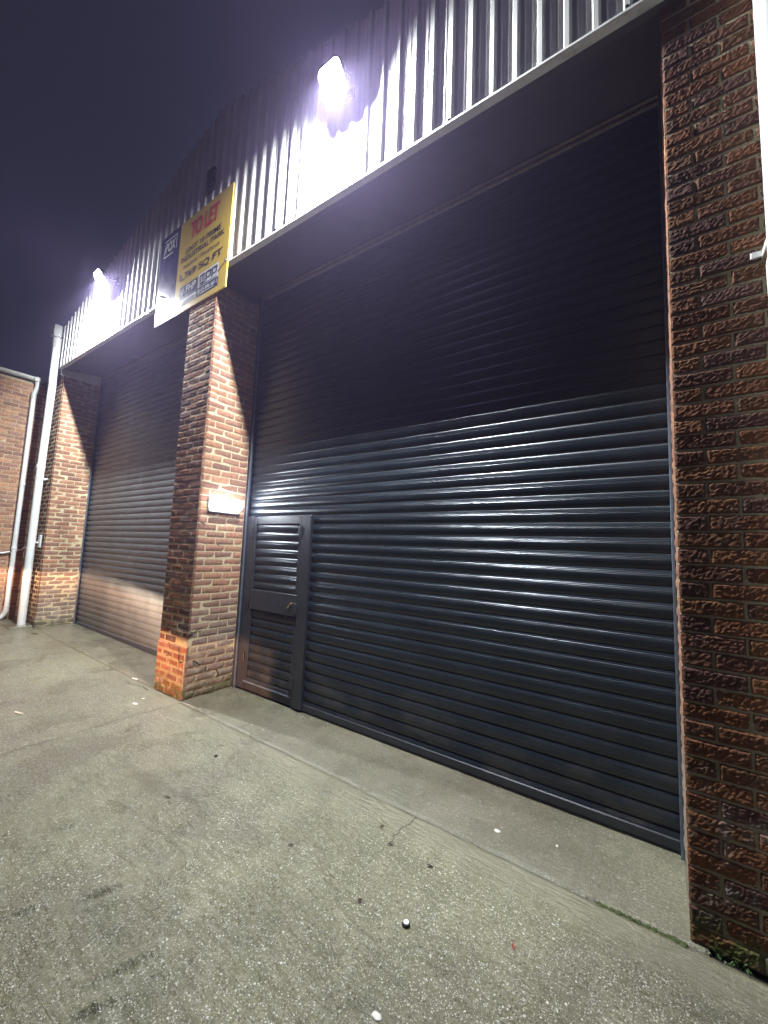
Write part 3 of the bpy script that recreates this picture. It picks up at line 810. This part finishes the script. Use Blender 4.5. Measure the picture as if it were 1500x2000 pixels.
def ground_crack(pts, w, label):
    g = MB(); vs = []; rr_ = random.Random(2); P_ = []
    for a, b in zip(pts, pts[1:]):
        for k in range(6): P_.append((a[0]+(b[0]-a[0])*k/6+rr_.gauss(0, .004), a[1]+(b[1]-a[1])*k/6+rr_.gauss(0, .003)))
    for i, (x, y) in enumerate(P_):
        q = P_[min(i+1, len(P_)-1)]; p0 = P_[max(i-1, 0)]; d = Vector((q[0]-p0[0], q[1]-p0[1], 0)).normalized()
        ww = w*(1-.75*i/len(P_))*rr_.uniform(.5, 1.3); z = relief(x, y)+lift(x)+.0015
        vs += [(x-d.y*ww, y+d.x*ww, z), (x+d.y*ww, y-d.x*ww, z)]
    g.add(vs, [(2*i, 2*i+1, 2*i+3, 2*i+2) for i in range(len(P_)-1)]); tag(g.build('ground_crack', M['soil'], None, fix=False), label, kind='structure')
ground_crack([(-1.311, -.045), (-1.301, -.096), (-1.32, -.183), (-1.315, -.291), (-1.318, -.42), (-1.321, -.52)], .0030, 'hairline crack branching off the long joint')
ground_crack([(-4.61, -.075), (-4.75, -.06), (-4.92, -.11), (-5.1, -.10)], .006, 'short crack at the foot of the middle pier')

# moss in the joint, weed, litter
mo = MB(); rnd = random.Random(4)
def blob(mb, x, y, z, sx, sy, sz, n=6, m=4, colr=(1, 1, 1)):
    vs = []; fs = []; sd = rnd.uniform(0, 50)
    for j in range(m+1):
        ph = math.pi*j/m
        for i in range(n):
            a = 2*math.pi*i/n; d = Vector((math.sin(ph)*math.cos(a), math.sin(ph)*math.sin(a), math.cos(ph)))
            k = 1+.45*noise.noise(d*1.6+Vector((sd, 0, 0))); vs.append((x+d.x*sx*k, y+d.y*sy*k, z+d.z*sz*k))
    for j in range(m):
        for i in range(n): fs.append((j*n+i, j*n+(i+1) % n, (j+1)*n+(i+1) % n, (j+1)*n+i))
    mb.add(vs, fs, colr, True)
for k in range(200):
    t = rnd.random(); x = -.02-.34*t*t if k < 170 else rnd.uniform(-3.0, -.3)
    s = rnd.uniform(.003, .007)*(1 if k < 170 else .5)
    blob(mo, x, JY+rnd.gauss(0, .006), relief(x, JY)-.001, s*1.6, s, s*.8)
tag(mo.build('moss', M['moss'], None), 'green moss growing in the joint by the right pier', 'moss', kind='stuff')
wv = MB()
for k in range(20):
    a = rnd.uniform(math.pi*.95, 2.05*math.pi); L_ = rnd.uniform(.02, .055); e = rnd.uniform(.25, 1.1)
    o = Vector((.115+rnd.uniform(-.06, .06), -.022+rnd.uniform(-.008, .004), .0)); d = Vector((math.cos(a)*math.cos(e), math.sin(a)*math.cos(e)*.8, math.sin(e)))
    s = d.cross(Vector((0, 0, 1))).normalized()*rnd.uniform(.004, .008)
    m_ = o+d*L_*.55+Vector((0, 0, .006)); tip = o+d*L_-Vector((0, 0, .012*(1.2-e)))
    wv.add([o-s*.3, o+s*.3, m_+s, m_-s, tip], [(0, 1, 2, 3), (3, 2, 4)])
we = wv.build('weed', M['green'], None, fix=False); tag(we, 'small green weed sprouting at the foot of the right pier', 'weed')
# litter
bc = empty('bottle_cap', 'white-topped round cap with a dark rim on the foreground concrete', 'bottle cap', (-.991, -.671, relief(-.991, -.671)+.001))
g = MB(); g.tube([(0, 0, 0), (0, 0, .008), (0, 0, .011)], [.0175, .0175, .0150], 22); g.build('rim', M['black'], bc)
g = MB(); g.tube([(0, .001, .0112), (0, .001, .0135)], [.0125, .0115], 18); g.build('top', M['white'], bc)
def pebble(name, x, y, sx, sy, sz, label, mat, grp=None, cat='stone'):
    g = MB(); z = relief(x, y)+lift(x); blob(g, x, y, z+sz*.5, sx, sy, sz, 10, 6); o = g.build(name, mat, None); tag(o, label, cat, grp); return o
pebble('white_stone', -.896, -1.016, .020, .013, .004, 'largest white stone, at the bottom edge of the picture', M['stone'])
pebble('white_stone', -.878, .145, .019, .013, .005, 'flat white stone alone on the smooth threshold', M['stone'])
pebble('white_stone', -.573, .234, .008, .007, .004, 'tiny white stone on the threshold, closest to the shutter', M['stone'])
pebble('black_stone', -2.838, -.391, .014, .013, .009, 'round black lump on the concrete below the wicket door', M['black'])
def leaf(x, y, a, L_, W_, mat, label, name='dead_leaf', cat='leaf'):
    g = MB(); z = relief(x, y)+lift(x)+.003; vs = []; n = 7
    for i in range(n+1):
        t = i/n; w = W_*math.sin(math.pi*t)**.7+.0006; h = z+.003*math.sin(t*math.pi*1.3)
        c = Vector((x+math.cos(a)*L_*(t-.5), y+math.sin(a)*L_*(t-.5), h)); s = Vector((-math.sin(a), math.cos(a), 0))*w*.62
        vs += [c-s+Vector((0, 0, .002)), c, c+s+Vector((0, 0, .003))]
    fs = []
    for i in range(n):
        for k in (0, 1): fs.append((3*i+k, 3*i+3+k, 3*i+4+k, 3*i+1+k))
    g.add(vs, fs); o = g.build(name, mat, None, fix=False); return tag(o, label, cat)
import_on = None
leaf(-.594, -.486, 1.9, .036, .006, M['redleaf'], 'small bright red leaf on the wet concrete at lower right', 'red_leaf')
leaf(-2.62, -.86, .25, .06, .007, M['leaf'], 'dark twig-like dead leaf left of centre in the yard')
leaf(-1.42, -.24, 1.2, .035, .008, M['leaf'], 'curled brown leaf near the joint below the shutter middle')
leaf(-1.30, -.33, .6, .03, .009, M['leaf'], 'second brown leaf right of the curled one near the joint')
leaf(-1.06, -.33, .3, .034, .010, M['leaf'], 'rusty brown leaf nearest the sandy strip by the joint')
leaf(-1.72, -.66, 1.0, .034, .008, M['leaf'], 'reddish brown leaf lying in the middle of the yard')
leaf(-2.95, -.28, .7, .05, .006, M['leaf'], 'thin black leaf just outside the threshold joint')
leaf(-2.55, .07, .1, .045, .006, M['leaf'], 'dark leaf on the threshold below the wicket door')
leaf(-1.22, -.70, 1.5, .03, .009, M['leaf'], 'brown curl of leaf just above the bottle cap')
leaf(-8.3, -.12, .4, .13, .03, M['leaf'], 'brown leaf clump lying before the left pier')
leaf(-3.75, -.62, .8, .03, .01, M['leaf'], 'small dark crumb of leaf near the slab joint')
g = MB(); g.tube([(-4.86, -1.09, lift(-4.8)+.012), (-4.76, -1.06, lift(-4.8)+.012)], .006, 10); o = g.build('cigarette_end', M['paper'], None); tag(o, 'white cigarette end on the far slab at the left edge', 'cigarette end')
for (x, y, w, d, a, lab) in ((-5.059, -.012, .10, .025, .25, 'long white paint flake near the foot of the middle pier'), (-4.30, -.33, .075, .028, .2, 'broad white flake beside the slab joint'), (-4.38, -.22, .03, .02, .9, 'small white crumb between the two larger flakes')):
    g = MB(); vs = []; n = 14; z = relief(x, y)+lift(x)+.004
    for k in range(n):
        t = 2*math.pi*k/n; r = 1+.3*noise.noise(Vector((math.cos(t)*2, math.sin(t)*2, x*9))); u, v = math.cos(t)*w*.5*r, math.sin(t)*d*.5*r
        vs.append((x+u*math.cos(a)-v*math.sin(a), y+u*math.sin(a)+v*math.cos(a), z))
    vs2 = [(p[0], p[1], p[2]+.004) for p in vs]
    g.add(vs+vs2, [tuple(range(n))[::-1], tuple(range(n, 2*n))]+[(k, (k+1) % n, n+(k+1) % n, n+k) for k in range(n)])
    o = g.build('paint_flake', M['paper'], None); tag(o, lab, 'flake')

# put every thing's origin at its own base
bpy.context.view_layer.update()
for o in list(col.objects):
    if o.parent or o.get('kind') == 'structure' or o.type not in ('EMPTY', 'MESH') or o.location.length > 1e-6: continue
    ms = [o] if o.type == 'MESH' else [c for c in o.children if c.type == 'MESH']
    P_ = [v.co for c in ms for v in c.data.vertices]
    if not P_: continue
    x_ = [p.x for p in P_]; y_ = [p.y for p in P_]; z_ = [p.z for p in P_]
    base = Vector(((min(x_)+max(x_))/2, (min(y_)+max(y_))/2, min(z_)))
    o.location = base
    if o.type == 'MESH': o.data.transform(Matrix.Translation(-base))
    else:
        for c in o.children: c.location = c.location - base

# ------------------------------------------------------------------ headlight beams falling in from the yard behind
def headlight(x, y, z, tx, ty, energy):
    L = D.lights.new('headlamp', 'SPOT'); L.energy = energy; L.color = (1.0, .60, .33); L.spot_size = math.radians(70); L.spot_blend = .3; L.shadow_soft_size = .03
    o = D.objects.new('headlamp', L); col.objects.link(o); o.location = (x, y, z)
    d = Vector((tx-x, ty-y, 0)).normalized(); o.rotation_euler = d.to_track_quat('-Z', 'Y').to_euler()
    # dipped-beam pattern: nothing above a cut-off that kicks up towards the kerb side
    L.use_nodes = True; t = L.node_tree; em = t.nodes['Emission']
    tc = t.nodes.new('ShaderNodeTexCoord'); sp = t.nodes.new('ShaderNodeSeparateXYZ'); t.links.new(tc.outputs['Normal'], sp.inputs[0])
    def m(op, a, b, clamp=False):
        n = t.nodes.new('ShaderNodeMath'); n.operation = op; n.use_clamp = clamp
        for s, v in zip(n.inputs, (a, b)):
            if hasattr(v, 'is_linked'): t.links.new(v, s)
            else: s.default_value = v
        return n.outputs[0]
    az = m('ABSOLUTE', sp.outputs[2], 0); u = m('DIVIDE', sp.outputs[0], az); v = m('DIVIDE', sp.outputs[1], az)
    return o, L, t, em, m, u, v
def beam(x, y, z, tx, ty, energy, side_u, near, colr):
    o, L, t, em, m, u, v = headlight(x, y, z, tx, ty, energy); L.color = colr
    # cut-off height rises to the left (u negative)
    cut = m('MAXIMUM', m('MINIMUM', m('MULTIPLY', m('SUBTRACT', u, .13), -.085), .028), -.011)
    below = m('MULTIPLY', m('SUBTRACT', cut, v), 110., True)
    k = m('ADD', 6., m('MULTIPLY', m('MULTIPLY', m('SUBTRACT', .10, u), 5., True), 42.))
    fall = m('POWER', 2.718, m('MULTIPLY', m('SUBTRACT', v, cut), k))
    hot = m('POWER', 2.718, m('MULTIPLY', m('POWER', m('ABSOLUTE', m('ADD', u, .06), 0), 2.), -160.))
    side = m('MULTIPLY', m('SUBTRACT', side_u, u), 90., True)
    s = m('MULTIPLY', m('MULTIPLY', below, m('MULTIPLY', fall, m('MULTIPLY', m('ADD', v, .066), 70., True))), m('MULTIPLY', side, m('ADD', m('MULTIPLY', hot, 1.6), near)))
    t.links.new(s, em.inputs['Strength'])
beam(-2.25, -11.3, .66, -6.5, .6, 19000, .255, 1.0, (1.0, .47, .25))
beam(-.95, -10.7, .66, -5.2, .6, 70000, -.02, .4, (1.0, .74, .55))

# ------------------------------------------------------------------ night sky, mist, camera
w = D.worlds.new('World'); sc.world = w; w.use_nodes = True; nt = w.node_tree
bg = nt.nodes['Background']; bg.inputs[0].default_value = (.55, .55, 1.0, 1); bg.inputs[1].default_value = .012
vol = nt.nodes.new('ShaderNodeVolumeScatter'); vol.inputs['Color'].default_value = (.66, .56, 1.0, 1); MIST = .0070; vol.inputs['Density'].default_value = MIST; vol.inputs['Anisotropy'].default_value = .72
em = nt.nodes.new('ShaderNodeEmission'); em.inputs[0].default_value = (.36, .30, 1.0, 1); em.inputs[1].default_value = .021*MIST
ad = nt.nodes.new('ShaderNodeAddShader'); nt.links.new(vol.outputs[0], ad.inputs[0]); nt.links.new(em.outputs[0], ad.inputs[1])
nt.links.new(ad.outputs[0], nt.nodes['World Output'].inputs['Volume'])

cam = D.cameras.new('Camera'); co = D.objects.new('Camera', cam); col.objects.link(co); sc.camera = co
a, b, c = .613382, .0972823, .0396896
f = Vector((-math.sin(a)*math.cos(b), math.cos(a)*math.cos(b), math.sin(b))); r = Vector((math.cos(a), math.sin(a), 0)); u = r.cross(f)
r2 = r*math.cos(c)+u*math.sin(c); u2 = -r*math.sin(c)+u*math.cos(c)
co.matrix_world = Matrix(((r2.x, u2.x, -f.x, -.05818), (r2.y, u2.y, -f.y, -2.2799), (r2.z, u2.z, -f.z, 1.58176), (0, 0, 0, 1)))
cam.sensor_fit = 'HORIZONTAL'; cam.sensor_width = 36; cam.lens = 775.288/1500*36; cam.clip_start = .05; cam.clip_end = 1500

sc.view_settings.view_transform = 'Standard'; sc.view_settings.look = 'None'; sc.view_settings.exposure = 0
sc.cycles.use_denoising = True
sc.cycles.max_bounces = 5; sc.cycles.volume_bounces = 0; sc.cycles.sample_clamp_indirect = 4
